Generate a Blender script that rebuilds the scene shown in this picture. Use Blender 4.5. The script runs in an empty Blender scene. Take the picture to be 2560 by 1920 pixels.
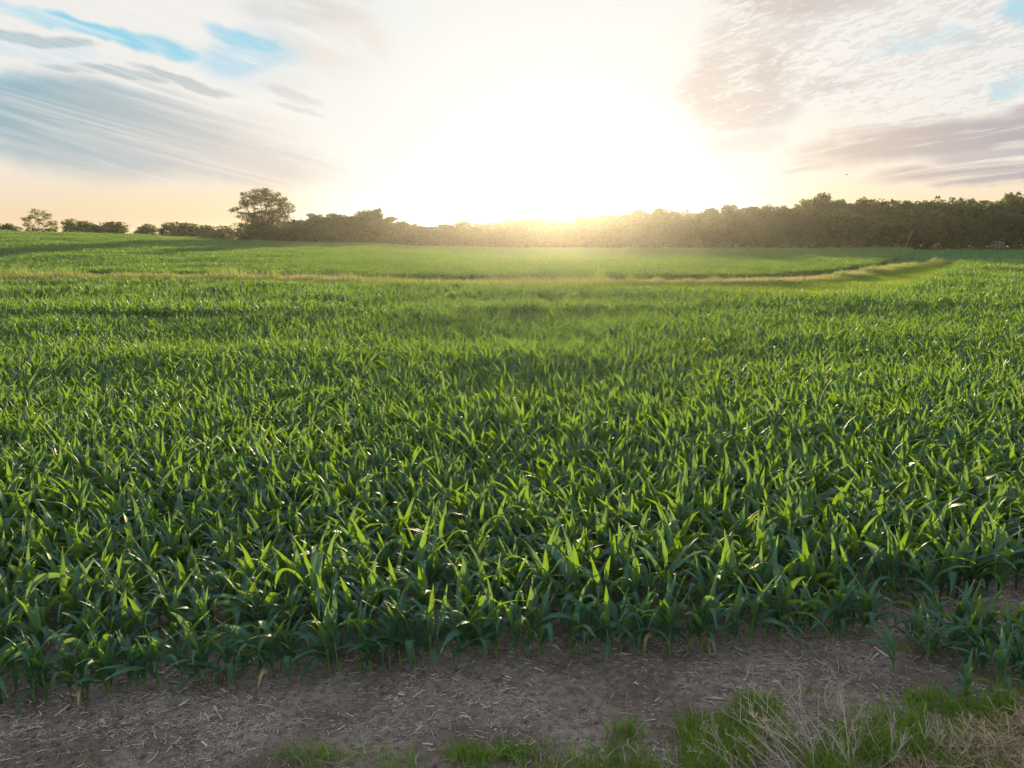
import bpy, math, random
import numpy as np

rng = np.random.default_rng(11)
random.seed(11)
R = math.radians
scene = bpy.context.scene
col = scene.collection

# ------------------------------------------------------------------ camera model
H, F, PITCH = 4.0, 1828.0, R(11.4)          # eye height, focal length in pixels of a 2560 px wide frame, tilt
CP, SP = math.cos(PITCH), math.sin(PITCH)

def ray(px, py):
    u, v = (px - 1280) / F, (960 - py) / F
    return np.array((u, CP + v * SP, -SP + v * CP))

def at(px, py, z=0.0):                       # ground point under a direction
    d = ray(px, py)
    t = (z - H) / d[2]
    return (d[0] * t, d[1] * t)

def P(px, D):                                # ground point in a direction at a distance
    return ((px - 1280) / F * (CP * D + H * SP), D)

def PX(x, y, z):                             # inverse, used only for choosing the nearest plants in view
    dz = z - H
    depth = y * CP - dz * SP
    up = y * SP + dz * CP
    return 1280 + F * x / depth, 960 - F * up / depth

# ------------------------------------------------------------------ terrain
def smooth(t):
    t = np.clip(t, 0, 1)
    return t * t * (3 - 2 * t)

BERM = np.array([P(-900, 61.5), P(-300, 61.5), P(0, 61.5), P(300, 63.5), P(600, 62), P(900, 60.5), P(1300, 60), P(1660, 60), P(1900, 61),
                 P(2050, 65), P(2150, 74), P(2250, 88), P(2330, 100), P(2375, 109)])
BERM_H = np.array([.65, .65, .65, .6, .55, .30, .22, .16, .12, .12, .14, .20, .28, .25])

def berm_dist(x, y):
    best = np.full(np.shape(x), 1e9)
    hh = np.zeros(np.shape(x))
    for i in range(len(BERM) - 1):
        a, b = BERM[i], BERM[i + 1]
        d = b - a
        t = np.clip(((x - a[0]) * d[0] + (y - a[1]) * d[1]) / (d @ d), 0, 1)
        q = np.hypot(x - a[0] - t * d[0], y - a[1] - t * d[1])
        m = q < best
        best = np.where(m, q, best)
        hh = np.where(m, BERM_H[i] * (1 - t) + BERM_H[i + 1] * t, hh)
    return best, hh

TX = np.array([-900, -300, 0, 170, 340, 600, 800, 1000, 1280, 1600, 2600])
TZ = np.array([6.2, 5.6, 5.05, 4.6, 4.0, 2.45, 1.85, 1.0, 0.0, 0.0, 0.0])

def height(x, y):
    x = np.asarray(x, float); y = np.asarray(y, float)
    yy = np.maximum(y, 20)
    px = 1280 + F * x / (CP * yy + H * SP)
    q = np.clip((y - 66) / 150, 0, 1.05)
    q = np.where(q < .2, q * q / .4, q - .1) / .9
    z = np.interp(px, TX, TZ) * np.where(q > .85, .85 + (1 - np.exp(-(q - .85) / .15)) * .17, q)
    far = smooth((y - 12) / 25) * (1 - .8 * smooth((y - 52) / 16))
    z = z + far * (.055 * np.sin(x * .21 + y * .09) * np.sin(y * .33 + 1.3 + x * .05) + .04 * np.sin(y * .62 - x * .17))
    bd, bh = berm_dist(x, y)
    z = z + bh * np.exp(-(bd / 2.6) ** 2)
    near = 1 - smooth((y - 9) / 6)
    z = z + near * (.030 * (noise2(x, y, .5, 91) - .5) + .028 * (noise2(x, y, .16, 92) - .5) + .012 * (noise2(x, y, .07, 93) - .5) + .012 * np.sin(x * 5.1 + 1.7 * np.sin(y * 3.1)) + .010 * np.sin(y * 8.3 + 2 * np.sin(x * 2.7)) + .006 * np.sin(x * 17 + y * 9) * np.sin(y * 21 - x * 6))
    return z

def in_poly(x, y, poly):
    inside = np.zeros(np.shape(x), bool)
    n = len(poly)
    for i in range(n):
        x0, y0 = poly[i]; x1, y1 = poly[(i + 1) % n]
        c = ((y0 > y) != (y1 > y)) & (x < (x1 - x0) * (y - y0) / (y1 - y0 + 1e-12) + x0)
        inside ^= c
    return inside

def noise2(x, y, s, seed=0):                  # cheap smooth value noise 0..1
    xs, ys = np.asarray(x) / s, np.asarray(y) / s
    xi, yi = np.floor(xs).astype(np.int64), np.floor(ys).astype(np.int64)
    fx, fy = xs - xi, ys - yi
    fx, fy = fx * fx * (3 - 2 * fx), fy * fy * (3 - 2 * fy)
    def h(a, b):
        n = (a * 374761393 + b * 668265263 + seed * 1442695041) & 0x7fffffff
        n = ((n ^ (n >> 13)) * 1274126177) & 0x7fffffff
        return ((n ^ (n >> 16)) & 0xffff) / 65535.0
    return (h(xi, yi) * (1 - fx) + h(xi + 1, yi) * fx) * (1 - fy) + (h(xi, yi + 1) * (1 - fx) + h(xi + 1, yi + 1) * fx) * fy

# ------------------------------------------------------------------ object helpers
def make_mesh(name, V, faces, mats=(), uv=None, attr=None, smooth_faces=True, mat_idx=None):
    """V (n,3); faces: (m,k) array; uv per vertex (n,2)"""
    V = np.asarray(V, np.float32); faces = np.asarray(faces, np.int32)
    me = bpy.data.meshes.new(name)
    m, k = faces.shape
    me.vertices.add(len(V)); me.vertices.foreach_set('co', V.ravel())
    me.loops.add(m * k); me.loops.foreach_set('vertex_index', faces.ravel())
    me.polygons.add(m)
    me.polygons.foreach_set('loop_start', np.arange(0, m * k, k, dtype=np.int32))
    me.polygons.foreach_set('loop_total', np.full(m, k, np.int32))
    for mt in mats: me.materials.append(mt)
    if mat_idx is not None: me.polygons.foreach_set('material_index', np.asarray(mat_idx, np.int32))
    if smooth_faces: me.polygons.foreach_set('use_smooth', np.ones(m, bool))
    if uv is not None:
        l = me.uv_layers.new(name='UVMap')
        l.data.foreach_set('uv', np.asarray(uv, np.float32)[faces.ravel()].ravel())
    if attr is not None:
        for an, av in attr.items():
            a = me.attributes.new(an, 'FLOAT', 'POINT')
            a.data.foreach_set('value', np.asarray(av, np.float32))
    me.update(); me.validate()
    return me

def obj(name, data, parent=None, loc=None):
    o = bpy.data.objects.new(name, data)
    col.objects.link(o)
    if parent is not None: o.parent = parent
    if loc is not None: o.location = loc
    return o

def tag(o, label=None, cat=None, group=None, kind=None):
    if label: o['label'] = label
    if cat: o['category'] = cat
    if group: o['group'] = group
    if kind: o['kind'] = kind
    return o

def thing(name, label, cat, loc=(0, 0, 0), rz=0, group=None):
    o = obj(name, None, loc=loc)
    o.rotation_euler = (0, 0, rz)
    return tag(o, label, cat, group)

class Acc:                                    # gathers pieces of one mesh (quads only)
    def __init__(s): s.V, s.F, s.U, s.A, s.M, s.n = [], [], [], [], [], 0
    def add(s, V, Fq, U=None, a=0.0, m=0):
        V = np.asarray(V, float); Fq = np.asarray(Fq)
        s.V.append(V); s.F.append(Fq + s.n); s.n += len(V)
        s.U.append(np.zeros((len(V), 2)) if U is None else U)
        s.A.append(np.full(len(V), a) if np.isscalar(a) else a)
        s.M.append(np.full(len(Fq), m))
    def mesh(s, name, mats, smooth_faces=True):
        return make_mesh(name, np.concatenate(s.V), np.concatenate(s.F), mats, np.concatenate(s.U),
                         {'tone': np.concatenate(s.A)}, smooth_faces, np.concatenate(s.M))

def grid_faces(nu, nv):
    i = np.arange(nu - 1)[:, None] * nv + np.arange(nv - 1)[None, :]
    i = i.ravel()
    return np.stack([i, i + nv, i + nv + 1, i + 1], 1)

def tube(acc, pts, radii, n=6, a=0.0, m=0, cap=True):
    pts = np.asarray(pts, float); K = len(pts)
    T = np.gradient(pts, axis=0); T /= np.linalg.norm(T, axis=1)[:, None] + 1e-9
    ref = np.array((0, 1.0, 0)) if abs(T[0][1]) < .9 else np.array((1.0, 0, 0))
    S = np.cross(T, ref); S /= np.linalg.norm(S, axis=1)[:, None] + 1e-9
    B = np.cross(T, S)
    th = np.linspace(0, 2 * math.pi, n + 1)
    r = np.asarray(radii)[:, None, None]
    V = pts[:, None, :] + r * (np.cos(th)[None, :, None] * S[:, None, :] + np.sin(th)[None, :, None] * B[:, None, :])
    U = np.stack(np.broadcast_arrays(th[None, :] / 6.2832, np.linspace(0, 1, K)[:, None]), -1)
    acc.add(V.reshape(-1, 3), grid_faces(K, n + 1), U.reshape(-1, 2), a, m)
    if cap:
        c = V[-1]; q = np.vstack([c[:-1], pts[-1][None]])
        k = len(q) - 1
        f = [(i, (i + 1) % k, (i + 2) % k, k) for i in range(0, k - 1, 2)]
        acc.add(q, f, None, a, m)

def box(acc, c, s, a=0.0, m=0, rz=0):
    c = np.array(c, float); hx, hy, hz = np.array(s) / 2
    v = np.array([(x, y, z) for x in (-hx, hx) for y in (-hy, hy) for z in (-hz, hz)])
    if rz:
        cr, sr = math.cos(rz), math.sin(rz)
        v = np.stack([v[:, 0] * cr - v[:, 1] * sr, v[:, 0] * sr + v[:, 1] * cr, v[:, 2]], 1)
    f = [(0, 1, 3, 2), (4, 6, 7, 5), (0, 4, 5, 1), (2, 3, 7, 6), (0, 2, 6, 4), (1, 5, 7, 3)]
    acc.add(v + c, f, None, a, m)

# ------------------------------------------------------------------ materials
class NT:
    def __init__(s, tree): s.t = tree; s.n = tree.nodes; s.l = tree.links
    def new(s, typ, **kw):
        n = s.n.new(typ)
        for k, v in kw.items():
            if k == 'ins':
                for i, val in v.items():
                    if isinstance(val, bpy.types.NodeSocket): s.l.new(val, n.inputs[i])
                    else: n.inputs[i].default_value = val
            else: setattr(n, k, v)
        return n
    def math(s, op, a, b=0.0, c=None, clamp=False):
        n = s.new('ShaderNodeMath', operation=op, use_clamp=clamp, ins={0: a, 1: b})
        if c is not None:
            if isinstance(c, bpy.types.NodeSocket): s.l.new(c, n.inputs[2])
            else: n.inputs[2].default_value = c
        return n.outputs[0]
    def mix(s, f, a, b, blend='MIX'):
        n = s.new('ShaderNodeMix', data_type='RGBA', blend_type=blend)
        for i, v in ((0, f), (6, a), (7, b)):
            if isinstance(v, bpy.types.NodeSocket): s.l.new(v, n.inputs[i])
            else: n.inputs[i].default_value = v if i == 0 else (*v[:3], 1)
        return n.outputs[2]
    def ramp(s, f, stops):
        n = s.new('ShaderNodeValToRGB', ins={0: f})
        e = n.color_ramp.elements
        while len(e) < len(stops): e.new(.5)
        for x, (p, c) in zip(e, stops):
            x.position = p; x.color = (*c, 1) if not np.isscalar(c) else (c, c, c, 1)
        return n.outputs[0]
    def smooth(s, x, lo, hi):
        n = s.new('ShaderNodeMapRange', interpolation_type='SMOOTHSTEP', ins={0: x, 1: lo, 2: hi})
        return n.outputs[0]

def material(name):
    m = bpy.data.materials.new(name); m.use_nodes = True
    m.node_tree.nodes.clear()
    t = NT(m.node_tree)
    out = t.new('ShaderNodeOutputMaterial')
    return m, t, out

def leaf_material(name, c0, c1, trans, amount, rough=.42, spec=.4, rib=None, tips=None):
    """c0..c1: range of surface colour by object / tone; trans: colour let through"""
    m, t, out = material(name)
    at_ = t.new('ShaderNodeAttribute', attribute_name='tone').outputs['Fac']
    oi = t.new('ShaderNodeObjectInfo').outputs['Random']
    f = t.math('ADD', t.math('MULTIPLY', at_, .65), t.math('MULTIPLY', oi, .35), clamp=True)
    c = t.mix(f, c0, c1)
    tc = t.mix(f, [v * .85 for v in trans], [min(1, v * 1.12) for v in trans])
    if rib:
        uv = t.new('ShaderNodeUVMap').outputs[0]
        sx = t.new('ShaderNodeSeparateXYZ', ins={0: uv})
        d = t.math('ABSOLUTE', t.math('SUBTRACT', sx.outputs[0], .5))
        rf = t.math('MULTIPLY', t.math('SUBTRACT', 1.0, t.smooth(d, .015, .07)), .55)
        mp = t.new('ShaderNodeCombineXYZ', ins={0: t.math('MULTIPLY', sx.outputs[0], 60.0), 1: t.math('MULTIPLY', sx.outputs[1], 1.5), 2: t.math('MULTIPLY', oi, 17.0)})
        nz = t.new('ShaderNodeTexNoise', ins={'Vector': mp.outputs[0], 'Scale': 1.0, 'Detail': 2.0}).outputs[0]
        c = t.mix(t.math('MULTIPLY', t.math('SUBTRACT', nz, .5), .8, clamp=True), c, [v * 1.7 for v in c1])
        c = t.mix(rf, c, rib)
        if tips:
            tf = t.math('MULTIPLY', t.smooth(sx.outputs[1], .90, .99), t.smooth(oi, .45, .6))
            c = t.mix(tf, c, tips)
            c = t.mix(t.smooth(at_, 1.5, 2.0), c, (.34, .25, .12))
            tc = t.mix(t.smooth(at_, 1.5, 2.0), tc, (.34, .25, .12))
    pr = t.new('ShaderNodeBsdfPrincipled', ins={'Base Color': c, 'Roughness': rough, 'Specular IOR Level': spec})
    tr = t.new('ShaderNodeBsdfTranslucent', ins={0: tc})
    mx = t.new('ShaderNodeMixShader', ins={0: amount, 1: pr.outputs[0], 2: tr.outputs[0]})
    t.l.new(mx.outputs[0], out.inputs[0])
    return m

def plain_material(name, c0, c1, rough=.8, scale=8, spec=.3, bump=0.0):
    m, t, out = material(name)
    co = t.new('ShaderNodeTexCoord').outputs['Object']
    nz = t.new('ShaderNodeTexNoise', ins={'Vector': co, 'Scale': scale, 'Detail': 5.0}).outputs[0]
    at_ = t.new('ShaderNodeAttribute', attribute_name='tone').outputs['Fac']
    f = t.math('ADD', t.math('MULTIPLY', t.smooth(nz, .3, .7), .5), t.math('MULTIPLY', at_, .5))
    pr = t.new('ShaderNodeBsdfPrincipled', ins={'Base Color': t.mix(f, c0, c1), 'Roughness': rough, 'Specular IOR Level': spec})
    if bump:
        b = t.new('ShaderNodeBump', ins={'Height': nz, 'Strength': bump, 'Distance': .05})
        t.l.new(b.outputs[0], pr.inputs['Normal'])
    t.l.new(pr.outputs[0], out.inputs[0])
    return m

M_leaf = leaf_material('corn_leaf', (.008, .043, .035), (.032, .104, .064), (.40, .68, .008), .195, rough=.62, spec=.42, rib=(.11, .22, .12), tips=(.42, .30, .14))
M_stalk = plain_material('corn_stalk', (.10, .17, .035), (.17, .25, .07), .5, 12)
M_grass = leaf_material('grass_blade', (.05, .12, .020), (.12, .23, .030), (.36, .52, .02), .36, rough=.5, spec=.3)
M_tgrass = leaf_material('terrace_grass_blade', (.10, .15, .03), (.25, .25, .10), (.40, .45, .12), .45, rough=.6, spec=.2)
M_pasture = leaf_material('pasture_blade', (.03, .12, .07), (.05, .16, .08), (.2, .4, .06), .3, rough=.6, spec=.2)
M_tree = leaf_material('tree_leaf', (.008, .028, .007), (.042, .080, .018), (.26, .28, .03), .22, rough=.5, spec=.3)
M_treel = leaf_material('pale_tree_leaf', (.035, .065, .014), (.07, .11, .025), (.36, .38, .05), .30, rough=.5, spec=.3)
M_bark = plain_material('bark', (.06, .048, .036), (.12, .095, .07), .9, 3, bump=.6)
M_deadbark = plain_material('bare_bark', (.15, .125, .10), (.24, .205, .165), .9, 3, bump=.4)
M_straw = plain_material('straw', (.30, .22, .13), (.50, .38, .25), .8, 5)
M_dead = leaf_material('dead_grass_blade', (.42, .32, .20), (.58, .46, .31), (.60, .47, .30), .4, rough=.7, spec=.2)
M_dry = plain_material('dry_stem', (.34, .27, .21), (.58, .48, .39), .8, 5)
M_residue = plain_material('stalk_residue', (.14, .11, .088), (.62, .525, .45), .8, 9)

def ground_material():
    m, t, out = material('soil')
    co = t.new('ShaderNodeNewGeometry').outputs['Position']
    n1 = t.new('ShaderNodeTexNoise', ins={'Vector': co, 'Scale': 1.1, 'Detail': 6.0, 'Roughness': .6}).outputs[0]
    n2 = t.new('ShaderNodeTexNoise', ins={'Vector': co, 'Scale': 14.0, 'Detail': 8.0, 'Roughness': .65}).outputs[0]
    n3 = t.new('ShaderNodeTexNoise', ins={'Vector': co, 'Scale': 70.0, 'Detail': 4.0, 'Roughness': .6}).outputs[0]
    c = t.mix(t.smooth(n1, .36, .62), (.21, .160, .128), (.37, .30, .248))
    c = t.mix(t.math('MULTIPLY', t.smooth(n2, .42, .64), .75), c, (.12, .094, .080))
    c = t.mix(t.math('MULTIPLY', t.smooth(n3, .55, .75), .35), c, (.42, .36, .32))
    hgt = t.math('ADD', t.math('MULTIPLY', n2, 1.0), t.math('MULTIPLY', n3, .35))
    b = t.new('ShaderNodeBump', ins={'Height': hgt, 'Strength': 1.0, 'Distance': .09})
    pr = t.new('ShaderNodeBsdfPrincipled', ins={'Base Color': c, 'Roughness': .95, 'Specular IOR Level': .15, 'Normal': b.outputs[0]})
    t.l.new(pr.outputs[0], out.inputs[0])
    return m
M_soil = ground_material()

# ------------------------------------------------------------------ ground sheet
ys = np.concatenate([np.linspace(-40, 0, 9)[:-1], np.arange(0, 3.5, .5), np.arange(3.5, 10, .035), np.arange(10, 11, .1), np.arange(11, 20, .3), np.arange(20, 130, 1.0), np.arange(130, 300, 5), np.linspace(300, 1500, 14)])
xs = np.concatenate([-np.geomspace(1500, 160, 10), np.arange(-150, -12, 2.0), np.arange(-12, -6.5, .3), np.arange(-6.5, 6.5, .035), np.arange(6.5, 12, .3), np.arange(12, 150, 2.0), np.geomspace(160, 1500, 10)])
GX, GY = np.meshgrid(xs, ys, indexing='ij')
GZ = height(GX, GY)
g = make_mesh('ground', np.stack([GX, GY, GZ], -1).reshape(-1, 3), grid_faces(len(xs), len(ys))[:, ::-1], [M_soil])
tag(obj('ground', g), kind='structure')

# ------------------------------------------------------------------ corn
WIND = np.array((-1.0, -.1, 0.0))

def corn_leaf(acc, r, z0, az, e0, bend, L, W, ns, nw, tone, twist, wind, fold=0.0, fs=.5):
    s = np.linspace(0, 1, ns)
    el = e0 - bend * s ** 1.5 - fold * smooth((s - fs) / .16)
    el = np.maximum(el, R(-86))
    ah = az + np.zeros(ns)
    # heading swings towards the wind as the blade goes limp
    hd = np.stack([np.cos(ah), np.sin(ah), np.zeros(ns)], 1)
    hd = hd + WIND[None] * (wind * s[:, None] ** 1.2)
    hd /= np.linalg.norm(hd, axis=1)[:, None]
    T = hd * np.cos(el)[:, None]; T[:, 2] = np.sin(el)
    pts = np.zeros((ns, 3)); pts[0] = (0.008 * math.cos(az), .008 * math.sin(az), z0)
    pts[1:] = pts[0] + np.cumsum((T[1:] + T[:-1]) * .5 * L / (ns - 1), axis=0)
    S = np.cross(T, np.array((0, 0, 1.0))); S /= np.linalg.norm(S, axis=1)[:, None] + 1e-6
    N = np.cross(S, T)
    tw = twist * s ** 1.3
    S2 = S * np.cos(tw)[:, None] + N * np.sin(tw)[:, None]
    N2 = -S * np.sin(tw)[:, None] + N * np.cos(tw)[:, None]
    w = W * np.clip(.35 + 2.2 * s, 0, 1) ** .7 * np.clip((1 - s) * 1.75, 0, 1) ** .8
    w = np.maximum(w, .002)
    j = np.linspace(-1, 1, nw)
    keel = (.55 - .3 * s)
    wave = .10 * np.sin(s * r.uniform(14, 22) + r.uniform(0, 6)) * (s > .1)
    wave2 = .10 * np.sin(s * r.uniform(14, 22) + r.uniform(0, 6)) * (s > .1)
    off = np.where(j[None, :] < 0, wave[:, None], wave2[:, None]) * (np.abs(j)[None, :] ** 2)
    lift = keel[:, None] * np.abs(j)[None, :] ** 1.4 * .5 + off * 1.6
    V = pts[:, None, :] + (w[:, None] * .5)[..., None] * (j[None, :, None] * S2[:, None, :] * .93 + lift[..., None] * N2[:, None, :])
    U = np.stack(np.broadcast_arrays((j[None, :] + 1) / 2, s[:, None]), -1).reshape(-1, 2)
    acc.add(V.reshape(-1, 3), grid_faces(ns, nw), U, tone)
    return pts

def corn_plant(seed, ns, nw, stalk_n, leaves, stem, ox=(0, 0, 0), sc=1.0, rz=0.0, leafy=1.0):
    """adds one plant to the accumulators"""
    r = np.random.default_rng(seed)
    A, B = Acc(), Acc()
    hs = r.uniform(.36, .45)                    # height at which the whorl opens
    plane = r.uniform(0, math.pi)
    nl = int(r.integers(8, 11) * leafy)
    lean = np.array((-.05 + r.normal(0, .03), r.normal(0, .03), 0))
    for i in range(nl):
        q = i / (nl - 1)
        z0 = .13 + (hs - .13) * q ** .9
        az = plane + math.pi * (i % 2) + r.normal(0, .5)
        e0 = R(46 + 33 * q + r.normal(0, 9))
        bend = R(94 - 40 * q + r.normal(0, 26))
        L = (.33 + .40 * math.sin(math.pi * min(1, .12 + .62 * q))) * r.uniform(.85, 1.15)
        W = (.055 + .046 * math.sin(math.pi * min(1, .15 + .65 * q))) * r.uniform(.88, 1.15)
        fold = R(r.uniform(45, 110)) if r.random() < .28 else 0.0
        if i >= nl - 3:
            top = i - nl + 3
            e0 = R(74 + 4 * top + r.normal(0, 6)); bend = R(r.uniform(20, 80) if top < 2 else r.uniform(5, 40)); L *= .86 + .02 * top; W *= .92
            if top == 2: fold = 0.0
        tn_ = np.clip(.25 + .6 * q + r.normal(0, .15), 0, 1)
        if q < .3 and r.random() < .08: tn_ = 3.0; W *= .7; bend += .6
        corn_leaf(A, r, z0, az, e0, bend, L, W, ns, nw, tn_, r.normal(0, .9), r.uniform(.1, 1.0), fold, r.uniform(.35, .7))
    zz = np.array([-.03, .0, hs * .35, hs * .7, hs, hs + .10])
    pts = np.zeros((6, 3)); pts[:, 2] = zz; pts += lean * (np.maximum(zz, 0)[:, None])
    tube(B, pts, [.013, .013, .012, .0135, .012, .004], stalk_n)
    cr, sr = math.cos(rz), math.sin(rz)
    for src, dst in ((A, leaves), (B, stem)):
        for V, Fq, U, a in zip(src.V, src.F, src.U, src.A):
            V = V.copy()
            if src is A: V[:, :2] += lean[None, :2] * V[:, 2:3]
            V = V * sc
            V = np.stack([V[:, 0] * cr - V[:, 1] * sr, V[:, 0] * sr + V[:, 1] * cr, V[:, 2]], 1) + np.asarray(ox)
            dst.V.append(V); dst.U.append(U); dst.A.append(a)
            base = dst.n; dst.n += len(V)
            # src faces carry their own offset
            dst.F.append(Fq - src_off(src, V, Fq) + base); dst.M.append(np.full(len(Fq), 0 if dst is leaves else (1 if leaves is stem else 0)))
    return hs

def src_off(src, V, Fq):
    return Fq.min()

# rows follow the curved edge of the field
FRONT = np.array([at(*p) for p in ((-700, 1815), (20, 1761), (407, 1716), (761, 1688), (948, 1671), (1310, 1647), (1704, 1627), (2190, 1588), (2340, 1580), (2560, 1556), (3100, 1490))])
def yfront(x):
    return np.interp(x, FRONT[:, 0], FRONT[:, 1], left=FRONT[0, 1] - .1, right=FRONT[-1, 1] + .3)

ROW, STEP = .56, .13
CORN = .82
LOWER_FAR = [P(-900, 53), P(-300, 53), P(0, 53), P(300, 55), P(600, 54), P(900, 52), P(1300, 48.5), P(1660, 45), P(2000, 44), P(2200, 46), P(2300, 52), P(2350, 65), P(2400, 103), P(3300, 106)]
LOWER = [(-60, 2), (120, 2)] + LOWER_FAR[::-1]
UPPER = [P(-900, 66), P(-300, 66), P(0, 66), P(300, 68), P(600, 67), P(900, 66), P(1300, 66), P(1660, 66), P(1900, 68), P(2050, 74), P(2150, 85), P(2225, 110), P(2265, 150), P(2280, 207), P(1700, 209), P(1280, 209), P(800, 206), P(300, 212), P(-900, 212)]

def row_points(k, step):
    y0 = 7 + k * ROW
    half = .74 * y0 + 4
    n = int(2 * half / step)
    x = np.linspace(-half, half, n) + rng.normal(0, step * .22, n)
    y = yfront(np.clip(x, -6, 9)) + k * ROW + rng.normal(0, .03, n)
    return x, y

pts_x, pts_y, pts_k = [], [], []
K1 = 48                                          # rows planted one plant at a time; farther rows go in short runs
for k in range(K1):
    x, y = row_points(k, STEP)
    keep = in_poly(x, y, LOWER) & (rng.random(len(x)) > .04)
    if k == 0: keep &= x < at(2190, 1586)[0] + .02
    pts_x.append(x[keep]); pts_y.append(y[keep]); pts_k.append(np.full(keep.sum(), k))
# stragglers at the corner of the field, beside the grass
strag = [(2234, 1675), (2317, 1668), (2335, 1652), (2362, 1648), (2417, 1765), (2490, 1732), (2440, 1628), (2462, 1622), (2476, 1612), (2398, 1640), (2530, 1702), (2552, 1712),
         (2575, 1690), (2505, 1660), (2545, 1650), (2420, 1590), (2300, 1600), (2350, 1595), (2395, 1606), (2285, 1640), (2430, 1668), (2460, 1690), (2520, 1625), (2270, 1622), (2570, 1660)]
sx = np.array([at(*p) for p in strag])
pts_x.append(sx[:, 0]); pts_y.append(sx[:, 1]); pts_k.append(np.full(len(sx), -1))
cx, cy, ck = map(np.concatenate, (pts_x, pts_y, pts_k))
cz = height(cx, cy)
size = .82 + .34 * noise2(cx, cy, 3.5, 5) + rng.normal(0, .09, len(cx)) + .05 * noise2(cx, cy, 9, 8)
size = size * CORN
size = np.where(ck == -1, size * .68, size)
size = np.where(ck == 0, size * .92, size)
px, py = PX(cx, cy, cz + .3)
pxs, pys = PX(cx, cy, cz)
inframe = (px > 5) & (px < 2555) & (py < 1915)
dist = np.hypot(cx, cy)
order = np.argsort(np.where(inframe, dist, 1e9))
chosen = np.zeros(len(cx), bool); chosen[order[:300]] = True

NV = 16
variants = []
for i in range(NV):
    A, B = Acc(), Acc()
    corn_plant(100 + i, 17, 5, 8, A, B)
    variants.append((A.mesh('corn_foliage', [M_leaf]), B.mesh('corn_stalk', [M_stalk])))

ORD = ['first', 'second', 'third', 'fourth', 'fifth', 'sixth', 'seventh', 'eighth', 'ninth', 'tenth', 'eleventh', 'twelfth', 'thirteenth', 'fourteenth', 'fifteenth', 'sixteenth', 'seventeenth', 'eighteenth', 'nineteenth', 'twentieth']
def ordinal(n):
    if n <= 20: return ORD[n - 1]
    tens = {20: 'twenty', 30: 'thirty', 40: 'forty'}
    if n % 10 == 0: return {30: 'thirtieth', 40: 'fortieth'}[n]
    return tens[n // 10 * 10] + '-' + ORD[n % 10 - 1]

labels = {}
front = [i for i in np.where(chosen & (ck == 0))[0] if 0 < pxs[i] < 2560]
front.sort(key=lambda i: pxs[i])
for j, i in enumerate(front):
    if j < len(front) / 2: labels[i] = f'leafy corn plant, {ordinal(j + 1)} from the left edge in the front row by bare soil'
    else: labels[i] = f'leafy corn plant, {ordinal(len(front) - j)} from the right end of the front row by bare soil'
st = [i for i in np.where(chosen & (ck == -1))[0]]
st.sort(key=lambda i: dist[i])
special = {0: None}
lone = min(st, key=lambda i: abs(pxs[i] - 2234) + abs(pys[i] - 1675))
st.remove(lone)
labels[lone] = 'lone corn plant standing apart on bare soil just past the front row\'s right end'
low = min(st, key=lambda i: abs(pxs[i] - 2417) + abs(pys[i] - 1765))
st.remove(low)
labels[low] = 'small thin corn plant standing lowest at the right, at the green grass edge'
st.sort(key=lambda i: pxs[i])
for j, i in enumerate(st):
    labels[i] = f'small straggling corn plant at the field corner, {ordinal(j + 1)} from left between front row and grass'
GROUPS = {}
for i in np.where(chosen)[0]:
    k = ck[i]
    if k == 0: g_ = 'corn plants in the front row'
    elif k == -1: g_ = 'straggling corn plants at the field corner'
    else:
        g_ = f'corn plants in the {ORD[k]} row'
        labels.setdefault(i, f'young green corn plant in the {ORD[k]} row back from the bare soil strip')
    GROUPS[i] = g_

for n_, i in enumerate(np.where(chosen)[0]):
    fm, sm = variants[int(rng.integers(NV))]
    root = obj('corn_plant', None, loc=(cx[i], cy[i], cz[i]))
    root.rotation_euler = (rng.normal(0, .04), rng.normal(-.03, .04), rng.normal(0, .5) + (math.pi if rng.random() < .35 else 0))
    root.scale = (size[i],) * 3
    tag(root, labels[i], 'corn plant', GROUPS[i])
    obj('stalk', sm, root); obj('foliage', fm, root)

# the rest of the field: one stuff object, instanced plants near and short runs of row far away
srcs = bpy.data.collections.new('corn_sources')
def add_source(me):
    o = bpy.data.objects.new('corn_source_%02d' % len(srcs.objects), me); srcs.objects.link(o); return len(srcs.objects) - 1
for i in range(12):
    A = Acc(); corn_plant(300 + i, 11, 3, 5, A, A); me = A.mesh('corn_single', [M_leaf, M_stalk]); add_source(me)
RUN, NP_ = 1.04, 8
for i in range(14):
    A = Acc()
    r = np.random.default_rng(500 + i)
    for j in range(NP_):
        corn_plant(600 + i * 20 + j, 7, 3, 3, A, A, ox=((j - 3.5) * STEP / CORN + r.normal(0, .03), r.normal(0, .03), 0), sc=r.uniform(.62, 1.36), rz=r.normal(0, .5) + (math.pi if r.random() < .35 else 0))
    add_source(A.mesh('corn_run', [M_leaf, M_stalk]))
ip, ii, ir, isc = [], [], [], []
rest = ~chosen
n = rest.sum()
ip.append(np.stack([cx, cy, cz], 1)[rest]); ii.append(rng.integers(0, 12, n))
rz = rng.normal(0, .5, n) + np.where(rng.random(n) < .35, math.pi, 0)
ir.append(np.stack([rng.normal(0, .04, n), rng.normal(-.03, .04, n), rz], 1)); isc.append(size[rest])
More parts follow.
